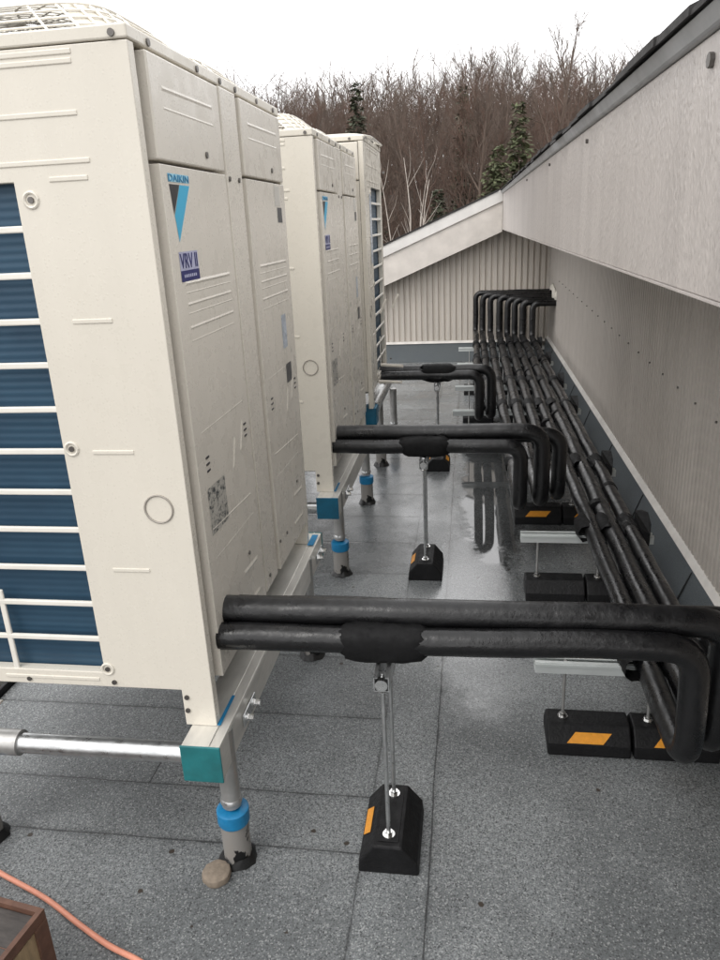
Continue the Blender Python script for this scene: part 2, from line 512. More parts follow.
# ---- deep fascia box / overhang on the right (face x = 1.07)
XF = 1.072
ov = thing('roof_overhang', 'deep pale grey fascia with streaked textured face running along the right', 'overhang')
MB().box(XF, XF + .10, -3.2, 8.13, 1.610, 2.019).build('fascia_panel', M['fascia'], ov, bevel=.003)
MB().box(XF + .10, 2.0, -3.2, 8.13, 1.618, 1.66).build('soffit', M['soffit'], ov)
MB().box(XF - .004, XF + .10, -3.2, 8.12, 1.605, 1.6095).build('drip_edge', M['fascia'], ov)
MB().prism([(XF - .008, 2.0195), (XF - .013, 2.024), (XF - .026, 2.049), (XF + .06, 2.056), (XF + .06, 2.0195)], 'y', -3.2, 8.12).build('eave_trim', M['trim'], ov, bevel=.002)
sh = MB(); y = -3.2; sl_ = .42
while y < 8.2:
    wd = rnd.uniform(.14, .30); o_ = rnd.uniform(-.018, .012); t_ = rnd.uniform(.006, .016)
    x0 = XF - .036 + o_ * .6
    sh.prism([(x0, 2.050), (x0, 2.050 + t_), (x0 + .5, 2.050 + t_ + .5 * sl_), (x0 + .5, 2.050 + .5 * sl_)], 'y', y + .003, min(y + wd, 8.25))
    y += wd
sh.prism([(XF + .03, 2.075), (4.5, 2.075 + (4.5 - XF - .03) * sl_), (4.5, 2.06 + (4.5 - XF - .03) * sl_), (XF + .03, 2.06)], 'y', -3.2, 8.25)
sh.build('shingle', M['shingle'], ov)
for (y, z) in ((-.185, 1.978), (1.178, 1.979), (2.432, 1.985), (4.0, 1.985)):
    MB().cyl((XF - .008, y, z), 'x', .012 if y < 0 else .007, .014, 8).build('screw', M['screw'], ov)

# ---- end gable wall (plane y = 8.4)
YE = 8.40
ew = thing('gable_wall', 'cream ribbed gable wall closing the far end of the roof well', 'wall')
prof = corrugated(-1.3, 1.71, depth=.024)
def raz(x, z0): return z0 + .405 * (x + .39)
mb = MB(); n = len(prof)
mb.add([(x, YE + d, .215) for (x, d) in prof] + [(x, YE + d, raz(x, 1.02)) for (x, d) in prof], [(i, i + 1, n + i + 1, n + i) for i in range(n - 1)])
mb.add([(-1.3, YE + .03, -.2), (1.9, YE + .03, -.2), (1.9, YE + .03, 1.9), (-1.3, YE + .03, 1.02)], [(0, 1, 2, 3)])
mb.build('siding', M['siding_end'], ew)
MB().prism([(8.02, .003), (8.05, .003), (YE - .012, .185), (YE + .02, .185), (YE + .02, -.05), (8.02, -.05)], 'x', -1.2, 1.60).build('upstand', M['upstand'], ew)
MB().prism([(YE - .035, .186), (YE - .03, .192), (YE - .003, .214), (YE + .02, .214), (YE + .02, .186)], 'x', -1.25, 1.655).build('base_flashing', M['flash'], ew, bevel=.002)
# raked fascia of the gable
YR = 8.15
def rake(z0, z1, y0, y1, x1=1.071):
    m = MB()
    a, b = -1.6, x1
    m.add([(a, y0, raz(a, z0)), (b, y0, raz(b, z0)), (b, y0, raz(b, z1)), (a, y0, raz(a, z1)),
           (a, y1, raz(a, z0)), (b, y1, raz(b, z0)), (b, y1, raz(b, z1)), (a, y1, raz(a, z1))],
          [(0, 1, 2, 3), (7, 6, 5, 4), (0, 4, 5, 1), (3, 2, 6, 7), (0, 3, 7, 4), (1, 5, 6, 2)])
    return m
rake(.985, 1.338, YR, YR + .05).build('rake_board', M['rake'], ew, bevel=.003)
rake(1.340, 1.478, YR - .025, YR + .06).build('rake_trim', M['rake_hi'], ew, bevel=.004)
rake(.990, 1.012, YR + .052, YE - .003, 1.68).build('rake_soffit', M['soffit'], ew)
rake(1.480, 1.500, YR - .04, 14.0, 1.02).build('shingle', M['shingle'], ew)

# ------------------------------------------------------------------ heat-pump units
H = 1.685
def screw(parent, p, axis='x', r=.008, dimple=0):
    if axis == 'x':
        q = (p[0] - .001, p[1], p[2]); MB().cyl(q, 'x', r, .005, 10).build('screw', M['screw'], parent)
    else:
        s = -1 if axis == '-y' else 1
        q = (p[0], p[1] + .001 * -s, p[2]); MB().cyl(q, 'y', r, .005 * s, 10).build('screw', M['screw'], parent)

def ridge_front(mb, y0, z0, y1, z1, w=.006, h=.004):
    """embossed ridge on the front face (x = XP)"""
    d = Vector((0, y1 - y0, z1 - z0)); L = d.length; d.normalize(); nrm = Vector((0, -d.z, d.y)) * w
    h *= .55
    a = Vector((XP - .0005, y0, z0)); b = Vector((XP - .0005, y1, z1)); up = Vector((h, 0, 0))
    e = d * w * 1.5
    mb.add([a - nrm, a + nrm, b + nrm, b - nrm, a + e + up, b - e + up], [(0, 3, 5, 4), (1, 4, 5, 2), (0, 4, 1), (3, 2, 5)])
XP = .010
def make_unit(name, label, W=1.24, D=.765, decals=True, gh=1.):
    u = thing(name, label, 'heat pump unit')
    zb, zt = .112, 1.655
    # casing core (recessed, holds the coils)
    c = MB()
    c.box(-.30, -.022, .035, W - .035, zb + .004, zt - .002)
    c.box(-D + .07, -.30, .05, W - .05, zb + .005, 1.42)
    c.build('core', M['groove'], u)
    for s in (0, 1):
        def yy(v): return v if s == 0 else W - v
        def bx(m, x0, x1, a, b, z0, z1):
            lo, hi = sorted((yy(a), yy(b))); m.box(x0, x1, lo, hi, z0, z1)
        p = MB()
        gx0, gx1, gz0, gz1 = -D + .06, -.302, .158, 1.402
        ol = [(0, 0), (0, zt), (-D, zt), (-D, gz1), (gx1, gz1), (gx1, gz0), (-D, gz0), (-D, zb), (-.088, zb), (-.088, 0)]
        lo_, hi_ = sorted((yy(0), yy(.03)))
        p.prism(ol, 'y', lo_, hi_)                     # front part with its foot, strips above and below the grille
        bx(p, -D, gx0, 0, .03, gz0, gz1)               # rear post
        e = p
        for (x0, x1, z) in ((-.70, -.123, 1.643), (-.70, -.125, 1.626), (-.70, -.13, 1.530), (-.70, -.117, 1.438), (-.218, -.128, 1.404), (-.22, -.122, 1.101),
                            (-.226, -.119, .787), (-.226, -.125, .470), (-.60, -.32, .135)):
            bx(e, x0, x1, -.0022, .002, z - .0055, z + .0055)
        sp = p.build('side_panel', M['cream'], u, bevel=.004)
        ring = MB(); pts = [(-.077 + .036 * math.cos(t), yy(-.001), .640 + .036 * math.sin(t)) for t in [2 * math.pi * i / 28 for i in range(29)]]
        ring.tube(pts, .0028, 6, False).build('knockout_ring', M['groove'], sp, smooth=True)
        ax = '-y' if s == 0 else 'y'
        for (x, z) in ((-.268, 1.365), (-.279, .796), (-.291, .169), (-.077, .048), (-.075, .090), (-.278, .128), (-.53, .128)):
            screw(sp, (x, yy(0), z), ax, .007)
            if z > .15:
                rg = MB(); pts = [(x + .016 * math.cos(t), yy(0), z + .016 * math.sin(t)) for t in [2 * math.pi * i / 16 for i in range(17)]]
                rg.tube(pts, .004, 6, False).build('screw_dimple', M['cream'], sp, smooth=True)
        screw(sp, (-.030, yy(-.003), 1.668), ax, .0075)
        cm = MB(); bx(cm, gx0 - .005, gx1 + .005, .034, .045, gz0 - .005, gz1 + .005)
        cm.build('coil', M['coil'], u)
        g = MB()
        for z in (1.306, 1.206, 1.103, 1.001, .894, .788, .681, .578, .470, .365, .259):
            bx(g, gx0 - .01, gx1 + .01, .002, .012, z - .0075, z + .0075)
        for x in (-.565, -.44 - 1.0):
            if x > gx0: bx(g, x - .008, x + .008, .0025, .0105, gz0 - .01, .40)
        g.build('coil_grille', M['wire'], u, bevel=.003)
        # feet
        for (x0, x1) in ((-D + .002, -D + .088),):
            f = MB(); bx(f, x0, x1, 0, .004, 0, zb + .02); bx(f, x0, x1, .0042, .06, 0, .006)
            f.build('foot', M['cream'], u, bevel=.0015)
    # back and bottom
    MB().box(-D + .002, -D + .02, .03, W - .03, zb, zt).build('back_panel', M['cream'], u)
    MB().box(-D + .02, -.03, .032, W - .032, zb - .012, zb + .003).build('base_pan', M['pan'], u)
    # front posts and panels
    for (a, b) in ((.031, .052), (W - .052, W - .031)):
        MB().box(-.03, -.010, a, b, zb, zt).build('corner_post', M['groove'], u)
    MB().box(-.03, XP - .004, .556, .704, zb + .004, zt).build('centre_post', M['cream_front'], u, bevel=.004)
    for (a, b) in ((.064, .530), (.730, W - .032)):
        up = MB(); up.box(-.02, XP, a, b, 1.436, zt - .006)
        e = up
        ridge_front(e, a + .06, 1.585, b - .06, 1.588, .007, .0035)
        ridge_front(e, a + .06, 1.545, b - .06, 1.545, .005, .0025)
        upo = up.build('upper_panel', M['cream_front'], u, bevel=.004)
        screw(upo, (XP, a + .32, 1.468), 'x', .008)
        lo = MB(); lo.box(-.02, XP, a, b, .118, 1.428)
        q0, q1 = a + .065, b - .05
        for (z, hh, ww) in ((1.167, .0045, .007), (1.145, .002, .004), (1.118, .0035, .006), (1.096, .002, .004), (1.062, .0035, .006), (1.030, .002, .005)):
            ridge_front(lo, q0, z, q1, z, ww, hh)
        ridge_front(lo, a + .05, .535, b - .06, .508, .005, .003)
        ridge_front(lo, a + .27, .63, a + .31, .72, .008, .005)
        ridge_front(lo, a + .35, .66, a + .39, .75, .008, .005)
        ridge_front(lo, a + .26, .300, a + .41, .288, .010, .006)
        ridge_front(lo, a + .24, .190, a + .40, .180, .010, .006)
        ridge_front(lo, a + .05, .80, b - .05, .80, .004, .002)
        ridge_front(lo, a + .05, .45, b - .05, .44, .004, .002)
        v = lo
        for (y, z) in ((a + .075, .705), (b - .055, .705)):
            for i in range(3): v.box(XP - .001, XP + .002, y - .012, y + .012, z - .014 + i * .018, z - .008 + i * .018, 1)
        loo = lo.build('lower_panel', [M['cream_front'], M['inkblack']], u, bevel=.003)
        for (y, z) in ((a + .02, .22), (a + .12, .21), (a + .33, .34)):
            screw(loo, (XP, y, z), 'x', .006)
    for (y, z) in ((.575, 1.42), (.665, 1.42), (.60, .16)):
        screw(u, (XP - .004, y, z), 'x', .007)
    # lid
    lid = MB().box(-D - .004, .002, -.003, W + .003, 1.657, H).build('lid', M['cream'], u, bevel=.004)
    for y in (.10, .40, .58, .72, .95, W - .08):
        screw(lid, (.002, y, 1.668), 'x', .008)
    # two discharge fans with bell mouth and domed wire guard
    for cy in (W * .27, W * .73):
        cx = -D * .5; n = 40
        def sup(t, ang):
            """point on the guard: t = 0 at the rim (rounded square) .. 1 at the middle (round)"""
            ex = 2 / (7 - 5 * min(1, t * 1.6)); c_, s_ = math.cos(ang), math.sin(ang)
            px = math.copysign(abs(c_) ** ex, c_); py = math.copysign(abs(s_) ** ex, s_)
            hgt = (.082 * min(1, t / .28) + .010 * (1 - (1 - max(0, (t - .28) / .72)) ** 2)) * gh
            return (cx + px * (D * .5 - .030) * (1 - t), cy + py * .288 * (1 - t), 1.688 + hgt)
        gd = MB()
        for i in range(15):
            t = i * .064
            gd.tube([sup(t, 2 * math.pi * q / 56) for q in range(57)], .0026, 5, False)
        for i in range(24):
            ang = 2 * math.pi * (i + .5) / 24
            gd.tube([sup(t, ang) for t in (0, .1, .2, .3, .5, .75, .95)], .0030, 5, False)
        gd.build('fan_guard', M['wire'], u, smooth=True)
        for q in range(4):
            cpz = MB(); a0 = math.pi / 4 + q * math.pi / 2; vsx = []
            for t in (0, .1, .2, .3):
                for da in (-.42, -.25, -.1, 0, .1, .25, .42):
                    px, py, pz = sup(t, a0 + da * (1 - t)); vsx.append((px, py, pz - .004))
            cpz.add(vsx, [(j * 7 + i, j * 7 + i + 1, j * 7 + 8 + i, j * 7 + 7 + i) for j in range(3) for i in range(6)])
            cpz.build('guard_corner', M['cream'], u, smooth=True)
        fb = MB()
        for kx in range(4):
            a0 = kx * math.pi / 2
            vsx = []
            for rr in (.05, .14, .25):
                for dt, dz in ((-.35, -.006), (.0, .0), (.35, .008)):
                    vsx.append((cx + rr * math.cos(a0 + dt), cy + rr * math.sin(a0 + dt), 1.696 + dz))
            fb.add(vsx, [(j * 3 + i, j * 3 + i + 1, j * 3 + 4 + i, j * 3 + 3 + i) for j in range(2) for i in range(2)])
        fb.cyl((cx, cy, 1.6868), 'z', .055, .02, 16)
        fb.build('fan_blade', M['inkblack'], u)
        MB().cyl((cx, cy, 1.6855), 'z', .262, .001, 32).build('fan_well', M['inkblack'], u)
    if decals:
        x = XP + .0006
        lg = MB().add([(x, .101, 1.411), (x, .232, 1.411), (x, .232, 1.393), (x, .101, 1.393)], [(0, 1, 2, 3)]).build('name_band', M['cyan_l'], u)
        text_part('lettering', 'DAIKIN', M['cyan_d'], lg, (x + .0004, .103, 1.3945), .127, .015)
        MB().add([(x, .104, 1.388), (x, .166, 1.388), (x, .115, 1.322)], [(0, 1, 2)]).build('black_triangle', M['inkblack'], u)
        MB().add([(x, .168, 1.388), (x, .232, 1.388), (x, .128, 1.262), (x, .117, 1.320)], [(0, 1, 2, 3)]).build('cyan_triangle', M['cyan'], u)
        vl = MB().add([(x, .112, 1.240), (x, .236, 1.240), (x, .236, 1.172), (x, .112, 1.172)], [(0, 1, 2, 3)]).build('model_label', M['lilac'], u)
        text_part('lettering', 'VRV II', M['navy'], vl, (x + .0004, .116, 1.202), .112, .034)
        s2 = MB().add([(x + .0004, .112, 1.197), (x + .0004, .236, 1.197), (x + .0004, .236, 1.172), (x + .0004, .112, 1.172)], [(0, 1, 2, 3)])
        for i in range(7): s2.box(x + .0005, x + .0009, .130 + i * .0125, .138 + i * .0125, 1.181, 1.188, 1)
        s2.build('label_strip', [M['navy'], M['lilac']], vl)
        # small stickers on the right-hand panel
        for nm, m_, y0, y1, z0, z1 in (('pale_sticker', 'paleprint', 1.06, 1.135, 1.355, 1.420), ('black_sticker', 'greyink', 1.085, 1.150, 1.300, 1.350), ('film_strip', 'bluefilm', 1.02, 1.085, .865, .985),
                                       ('black_label', 'greyink', 1.035, 1.115, .735, .805)):
            s_ = MB().add([(x, y0, z0), (x, y1, z0), (x, y1, z1), (x, y0, z1)], [(0, 1, 2, 3)]).build(nm, M[m_], u)
        MB().add([(x, .112, .520), (x, .250, .515), (x, .250, .645), (x, .112, .650)], [(0, 1, 2, 3)]).build('data_plate', M['plate'], u)
    return u

U1 = make_unit('heat_pump_unit', 'nearest cream heat pump unit with dark blue coil grille beside the camera')
U1.location = (0, 0, .47)
U2 = dup(U1, (0, 1.85, .47), label='second cream heat pump unit standing right behind the nearest one')
U3 = make_unit('heat_pump_unit', 'farthest cream heat pump unit, turned with its coil side to the walkway', W=.93, D=.90, decals=False, gh=.3)
# turned a quarter: its front looks back at the camera, its coil side faces the pipes
U3.location = (.040 - .93, 3.20, .57); U3.rotation_euler = (0, 0, R(-90))
x = .931
MB().add([(-.285, .9315, 1.36), (-.20, .9315, 1.36), (-.20, .9315, .93), (-.285, .9315, .93)], [(0, 1, 2, 3)]).build('film_strip', M['bluefilm'], U3)

# ------------------------------------------------------------------ stands
def leg_tree(parent, x, y, top, capm='bluering', h=0):
    l = MB().cyl((0, 0, .20), 'z', .0275, top - .20, 20).build('leg', M['galv_dull'], parent, smooth=True, loc=(x, y, 0))
    MB().cyl((0, 0, .150), 'z', .034, .014, 20).build('leg_coupling', M['galv'], l, smooth=True)
    MB().tube([(0, 0, .214), (0, 0, .222), (0, 0, .228)], [.0315, .0315, .0285], 20).build('weld_collar', M['galv'], l, smooth=True)
    MB().cyl((0, 0, 0.0), 'z', .0405, .150, 24).build('base_sleeve', M['sleeve'], l, smooth=True)
    MB().tube([(0, 0, .140), (0, 0, .147), (0, 0, .185), (0, 0, .190)], [.0435, .0465, .0465, .038], 24).build('blue_ring', M[capm], l, smooth=True)
    m = MB(); n = 22
    ra = [rnd.uniform(.050, .062) for _ in range(n)]
    vsx = [(ra[i] * math.cos(2 * math.pi * i / n), ra[i] * math.sin(2 * math.pi * i / n), .002) for i in range(n)]
    vsx += [(.0425 * math.cos(2 * math.pi * i / n), .0425 * math.sin(2 * math.pi * i / n), rnd.uniform(.014, .034)) for i in range(n)]
    m.add(vsx, [(i, (i + 1) % n, n + (i + 1) % n, n + i) for i in range(n)])
    m.build('mastic_collar', M['mastic'], l, smooth=True)
    return l

def make_stand(label, y0, y1, ztop, legs, cap, tape=True, cross=True):
    s = thing('equipment_stand', label, 'steel stand', (0, y0, 0))
    L = y1 - y0
    for (xa, xb) in ((-.072, .034), (-.95, -.85)):
        m = MB()
        m.box(xa, xb, 0, L, ztop - .008, ztop - .0005)
        m.box(xb - .006, xb, 0.001, L - .001, ztop - .108, ztop - .0085)
        m.box(xa, xa + .006, 0.001, L - .001, ztop - .108, ztop - .0085)
        m.box(xb - .032, xb - .028, .002, L - .002, ztop, ztop + .003)
        m.build('rail', M['rail'], s, bevel=.002)
        for yy_ in (-.006, L):
            MB().box(xa - .003, xb + .003, yy_, yy_ + .006, ztop - .112, ztop + .002).build('end_cap', M[cap], s, bevel=.003)
    for yl in legs:
        for xl in (.012, -.790):
            leg_tree(s, xl, yl - y0, ztop - .010)
        # clamp plate with bolts on the outer face
        cp = MB().box(.0345, .040, yl - y0 + .10, yl - y0 + .22, ztop - .085, ztop - .045).build('clamp_plate', M['galv'], s, bevel=.002)
        for dy in (.125, .195):
            b = MB(); b.cyl((.0402, yl - y0 + dy, ztop - .065), 'x', .009, .022, 6); b.cyl((.040, yl - y0 + dy, ztop - .065), 'x', .013, .005, 12)
            b.build('bolt', M['zinc'], cp)
        if cross:
            MB().cyl((-.602, yl - y0 - .005, ztop - .095), 'x', .029, .53, 20).build('cross_tube', M['galv'], s, smooth=True)
            MB().cyl((-.86, yl - y0 - .005, ztop - .095), 'x', .037, .258, 20).build('tube_coupling', M['galv_dull'], s, smooth=True)
    if tape:
        for (ya, yb) in ((.085, .22), (L - .14, L - .03)):
            MB().box(.001, .010 if ya < .1 else .027, ya, yb, ztop + .0032, ztop + .0045).build('tape_strip', M['bluering'], s)
    return s

S1 = make_stand('nearest metal stand with a teal end cap under the nearest unit', -.085, 1.33, .47, (.005, 1.09), 'teal')
S2 = make_stand('middle metal stand with blue end cap under the second unit', 1.765, 3.13, .47, (1.875, 2.92), 'bluecap')
# far stand: tube rails, raised 10 cm
s3 = thing('equipment_stand', 'far stand of round tube with blue fittings under the farthest unit', 'steel stand', (0, 3.2, 0))
MB().cyl((.01, .20, .525), 'y', .046, .92, 24).build('rail', M['galv'], s3, smooth=True)
MB().cyl((-.72, .02, .525), 'y', .046, 1.10, 24).build('rail', M['galv'], s3, smooth=True)
MB().box(-.045, .055, .02, .14, .445, .57).build('end_cap', M['bluecap'], s3, bevel=.006)
for (xl, yl) in ((.015, .52), (.075, .95), (-.72, .10), (-.72, .95)):
    leg_tree(s3, xl, yl, .50)

# ------------------------------------------------------------------ pipes
def lumpy(path, r, seed, n=14):
    pts = resample(path, .07)
    out = []; rs = []
    for i, p in enumerate(pts):
        q = p * 3.1 + Vector((seed * 7.3, 0, 0))
        rs.append(r * (1 + .05 * mnoise.noise(q * 1.2)))
        off = Vector((mnoise.noise(q), mnoise.noise(q + Vector((9, 0, 0))), mnoise.noise(q + Vector((0, 9, 0))))) * .007
        if i in (0, len(pts) - 1): off *= 0
        out.append(p + off)
    return MB().tube(out, rs, n)

ZL = .364                      # height of the pipe run
LX = [.752, .836, .934, 1.040, 1.138, 1.218, 1.312, 1.418]
STRUT_Y = [.62, 1.70, 2.66, 4.12, 5.02, 6.14, 7.14]
pipe_specs = []
lab = {
 0: 'lower pipe from the farthest unit, outermost lane of the run',
 1: 'upper pipe from the farthest unit, second lane of the run',
 2: 'lower pipe from the middle unit, its drop nearest the walkway',
 3: 'upper pipe from the middle unit, its drop second from the walkway',
 4: 'hidden rear pipe of the middle unit, dropping closest to the wall',
 5: 'lower pipe from the nearest unit, thick black drop at right edge',
 6: 'upper pipe from the nearest unit, reaching the right edge of view',
 7: 'rearmost pipe lane, lying closest to the dark wall upstand',
}
starts = {0: (3.70, .690, .034), 1: (3.765, .718, .037), 2: (1.935, .688, .037), 3: (1.995, .740, .041), 4: (2.085, .700, .038),
          5: (.092, .699, .0375), 6: (.152, .748, .0420), 7: (.255, .700, .042)}
lane_r = [.034, .037, .037, .041, .038, .0375, .0415, .036]
PIPES = []
for i in range(8):
    y0, z0, r0 = starts[i]
    x0 = -.005 if i > 1 else .028
    if i == 5: x0 = .004
    yr = 8.14 - .082 * i; zr = .845 - .012 * i
    dx_ = {5: 1.252, 6: 1.338}.get(i, LX[i])
    pts = [(x0, y0, z0), (dx_, y0, z0 + {5: .014, 6: .006}.get(i, 0)), (dx_, y0, ZL), (LX[i] + .004, yr, ZL - .01), (LX[i], yr, zr), (1.70, yr, zr - .005)]
    path = fillet(pts, .085)
    p = thing('insulated_pipe', 'black insulated ' + lab[i], 'pipe', (LX[i], y0, 0), group='black insulated refrigerant pipes')
    m = lumpy(path, lane_r[i] if i not in (0, 1) else r0, i + 1)
    m.v = [(a - LX[i], b - y0, c_) for (a, b, c_) in m.v]
    m.build('insulation', M['pipe'], p, smooth=True)
    PIPES.append((p, y0))
    # tape joints
    for yj in np.arange(y0 + .75 + .17 * i, 7.2, 1.83):
        MB().cyl((.002, float(yj) - y0, ZL - .004), 'y', lane_r[i] * 1.05, .045, 14).build('tape_joint', M['saddle'], p, smooth=True)
    # foam saddles where the lane crosses a strut
    for ys_ in STRUT_Y:
        if ys_ < y0 + .15: continue
        ln = .17 + rnd.uniform(-.02, .03); rr = lane_r[i] * 1.20
        sd = MB()
        n = 16; rows = 5; vsx = []
        for a in range(rows):
            for b in range(n):
                t = 2 * math.pi * b / n
                q = rr * (1 + .10 * rnd.uniform(-1, 1)) * (1.0 if 0 < a < rows - 1 else .9)
                vsx.append((q * math.cos(t), ys_ - y0 - ln / 2 + ln * a / (rows - 1) + rnd.uniform(-.008, .008), ZL - .004 + q * math.sin(t) - .004))
        sd.add(vsx, [(a * n + b, a * n + (b + 1) % n, (a + 1) * n + (b + 1) % n, (a + 1) * n + b) for a in range(rows - 1) for b in range(n)])
        if i == 7:     # ragged flap of foam toward the wall
            fl = [(.035, -.10, .03), (.040, .08, .05), (.075, .10, .045), (.088, .03, .060), (.082, -.07, .040), (.07, -.11, .01)]
            base = [(a + .0, b + ys_ - y0, c_ + ZL) for a, b, c_ in fl]
            low = [(a + .0, b + ys_ - y0, ZL - .05) for a, b, c_ in fl]
            nf = len(fl)
            sd.add(base + low, [tuple(range(nf)), tuple(range(nf, 2 * nf))[::-1]] + [(q, (q + 1) % nf, nf + (q + 1) % nf, nf + q) for q in range(nf)])
        sd.build('foam_saddle', M['saddle'], p, smooth=(i != 7))
fm = MB(); n = 14
vsx = []
for j in range(6):
    for i in range(n):
        t = 2 * math.pi * i / n; q = (.03 + .075 * math.sin(math.pi * (j + .5) / 6)) * rnd.uniform(.75, 1.2)
        vsx.append((1.655 + .06 * j / 5, 7.86 + q * 3.2 * math.cos(t), .835 + q * math.sin(t)))
fm.add(vsx, [(j * n + i, j * n + (i + 1) % n, (j + 1) * n + (i + 1) % n, (j + 1) * n + i) for j in range(5) for i in range(n)])
tag(fm.build('sealing_foam', M['foam'], smooth=True), 'pale foam sealing the pipe entry at the wall corner', 'sealant')

# ------------------------------------------------------------------ rubber block supports
def block_outline():
    return [(-.0875, 0), (.0875, 0), (.083, .045), (.040, .098), (-.040, .098), (-.083, .045)]
def make_block(mb_axis, L):
    """moulded rubber block, long axis along mb_axis"""
    return MB().prism(block_outline(), mb_axis, -L / 2, L / 2)

def pipe_support(label, x, y, ztop, dy, zc, rw_, both=False):
    s = thing('pipe_support', label, 'pipe support', (x, y, 0), group='rubber foot pipe supports')
    b = make_block('y', .25).build('rubber_block', M['blackrub'], s, bevel=.006)
    MB().box(-.030, .030, -.105, .105, .096, .1005).build('top_channel', M['blackrub'], b, bevel=.001)
    # orange reflector on the sloping flank facing the units
    st = MB()
    def flank(t, yy_, o=.0015): return (-.083 + .043 * t - o, yy_, .045 + .053 * t + o)
    st.add([flank(.10, -.04), flank(.62, -.055), flank(.62, .045), flank(.10, .06)], [(0, 1, 2, 3)])
    st.build('reflector', M['orange'], b)
    st = MB() if both else None
    def flank2(t, yy_, o=.0015): return (.083 - .043 * t + o, yy_, .045 + .053 * t + o)
    if both:
        st.add([flank2(.10, -.04), flank2(.62, -.055), flank2(.62, .045), flank2(.10, .06)], [(0, 1, 2, 3)])
        st.build('reflector', M['orange'], b)
    for yy_ in (-.080, .080):
        rod = MB().cyl((0, 0, .1), 'z', .0062, ztop - .10, 10).build('threaded_rod', M['galv'], s, smooth=True, loc=(0, yy_, 0))
        nt = MB(); nt.cyl((0, 0, .1006), 'z', .018, .003, 14); nt.cyl((0, 0, .1037), 'z', .012, .010, 6); nt.build('nut', M['zinc'], rod)
        nt = MB(); nt.cyl((0, 0, ztop - .055), 'z', .016, .003, 14); nt.cyl((0, 0, ztop - .0525), 'z', .011, .009, 6); nt.build('nut', M['zinc'], rod)
    ch = MB()
    z0 = ztop - .042
    ch.box(-.0205, -.0175, -.105, .115, z0, ztop); ch.box(.0175, .0205, -.105, .115, z0, ztop); ch.box(-.0174, .0174, -.104, .114, z0, z0 + .003)
    ch.box(-.0174, -.010, -.103, .113, ztop - .003, ztop); ch.box(.010, .0174, -.103, .113, ztop - .003, ztop)
    ch.build('strut_channel', M['galv'], s)
    cl_ = MB(); cl_.cyl((0, -.108, ztop - .022), 'y', .017, .02, 12); cl_.build('clamp', M['zinc'], s, smooth=True)
    # black foam saddle wrapped under the pipes
    sd = MB(); n = 20; rows = 11; vsx = []
    for a in range(rows):
        t = a / (rows - 1)
        env = min(1, .62 + 3.2 * min(t, 1 - t))
        for b_ in range(n):
            th_ = 2 * math.pi * b_ / n
            c_, s_ = math.cos(th_), math.sin(th_)
            c_ = math.copysign(abs(c_) ** .7, c_); s_ = math.copysign(abs(s_) ** .7, s_)
            low = .012 * math.sin(math.pi * t) if s_ < -.3 else 0
            vsx.append((-.125 + .25 * t + rnd.uniform(-.005, .005) + (rnd.uniform(-.02, .02) if a in (0, rows - 1) else 0), dy + rw_ * env * c_, zc + rw_ * env * s_ - low + rnd.uniform(-.003, .003)))
    sd.add(vsx, [(a * n + b_, a * n + (b_ + 1) % n, (a + 1) * n + (b_ + 1) % n, (a + 1) * n + b_) for a in range(rows - 1) for b_ in range(n)])
    sd.build('foam_saddle', M['saddle'], s, smooth=True)
    return s
pipe_support('nearest rubber foot pipe support, its orange reflector facing the units', .458, .115, .640, -.018, .700, .0455)
pipe_support('middle rubber foot pipe support under the second pipe pair', .458, 1.935, .642, .003, .690, .047)
pipe_support('farthest rubber foot pipe support under the third pipe pair', .450, 3.685, .645, .045, .708, .060, True)

def rack(label, y, x0, x1, blocks, refl=True):
    s = thing('pipe_rack', label, 'pipe rack', (x0, y, 0), group='strut racks under the pipe run')
    zt = .325
    ch = MB(); L = x1 - x0
    ch.box(0, L, -.0225, -.0195, zt - .041, zt - .008); ch.box(0, L, .0195, .0225, zt - .041, zt)
    ch.box(0, L, -.0225, -.0195, zt - .0075, zt)
    ch.box(.0005, L - .0005, -.0194, .0194, zt - .041, zt - .038)
    ch.box(.0005, L - .0005, -.0194, -.008, zt - .003, zt - .0002); ch.box(.0005, L - .0005, .008, .0194, zt - .003, zt - .0002)
    ch.box(.0004, L - .0004, -.0275, -.0227, zt - .012, zt - .004)
    ch.build('strut_channel', M['strut'], s)
    for (bx0, bl) in blocks:
        b = make_block('x', bl).build('rubber_block', M['blackrub'], s, bevel=.006, loc=(bx0 + bl / 2 - x0, 0, 0))
        st = MB() if refl else None
        def fl(t, xx): return (xx, -.083 + .043 * t - .0016, .045 + .053 * t + .0016)
        if refl:
            st.add([fl(.06, -.075), fl(.06, .045), fl(.60, .075), fl(.60, -.045)], [(0, 1, 2, 3)])
            st.build('reflector', M['orange'], b)
        for dx in ((-bl / 2 + .055),):
            rod = MB().cyl((0, 0, .098), 'z', .0055, zt - .10, 10).build('threaded_rod', M['galv_dull'], s, smooth=True, loc=(bx0 + bl / 2 + dx - x0, .0, 0))
            nt = MB(); nt.cyl((0, 0, .0985), 'z', .018, .003, 14); nt.cyl((0, 0, .1017), 'z', .012, .010, 6); nt.build('nut', M['zinc'], rod)
    return s
names = ['nearest', 'second nearest', 'third nearest', 'middle', 'third farthest', 'second farthest', 'farthest']
for i, y in enumerate(STRUT_Y):
    if i < 3:
        rack(names[i] + ' galvanised strut rack on rubber blocks under the pipe run', y, .905 + (.02 if i else 0), 1.53, ((.952, .275), (1.236, .275)), i != 1)
    else:
        rack(names[i] + ' galvanised strut rack on rubber blocks under the pipe run', y, .55, 1.53, ((.62, .275), (.97, .275), (1.25, .26)), False)

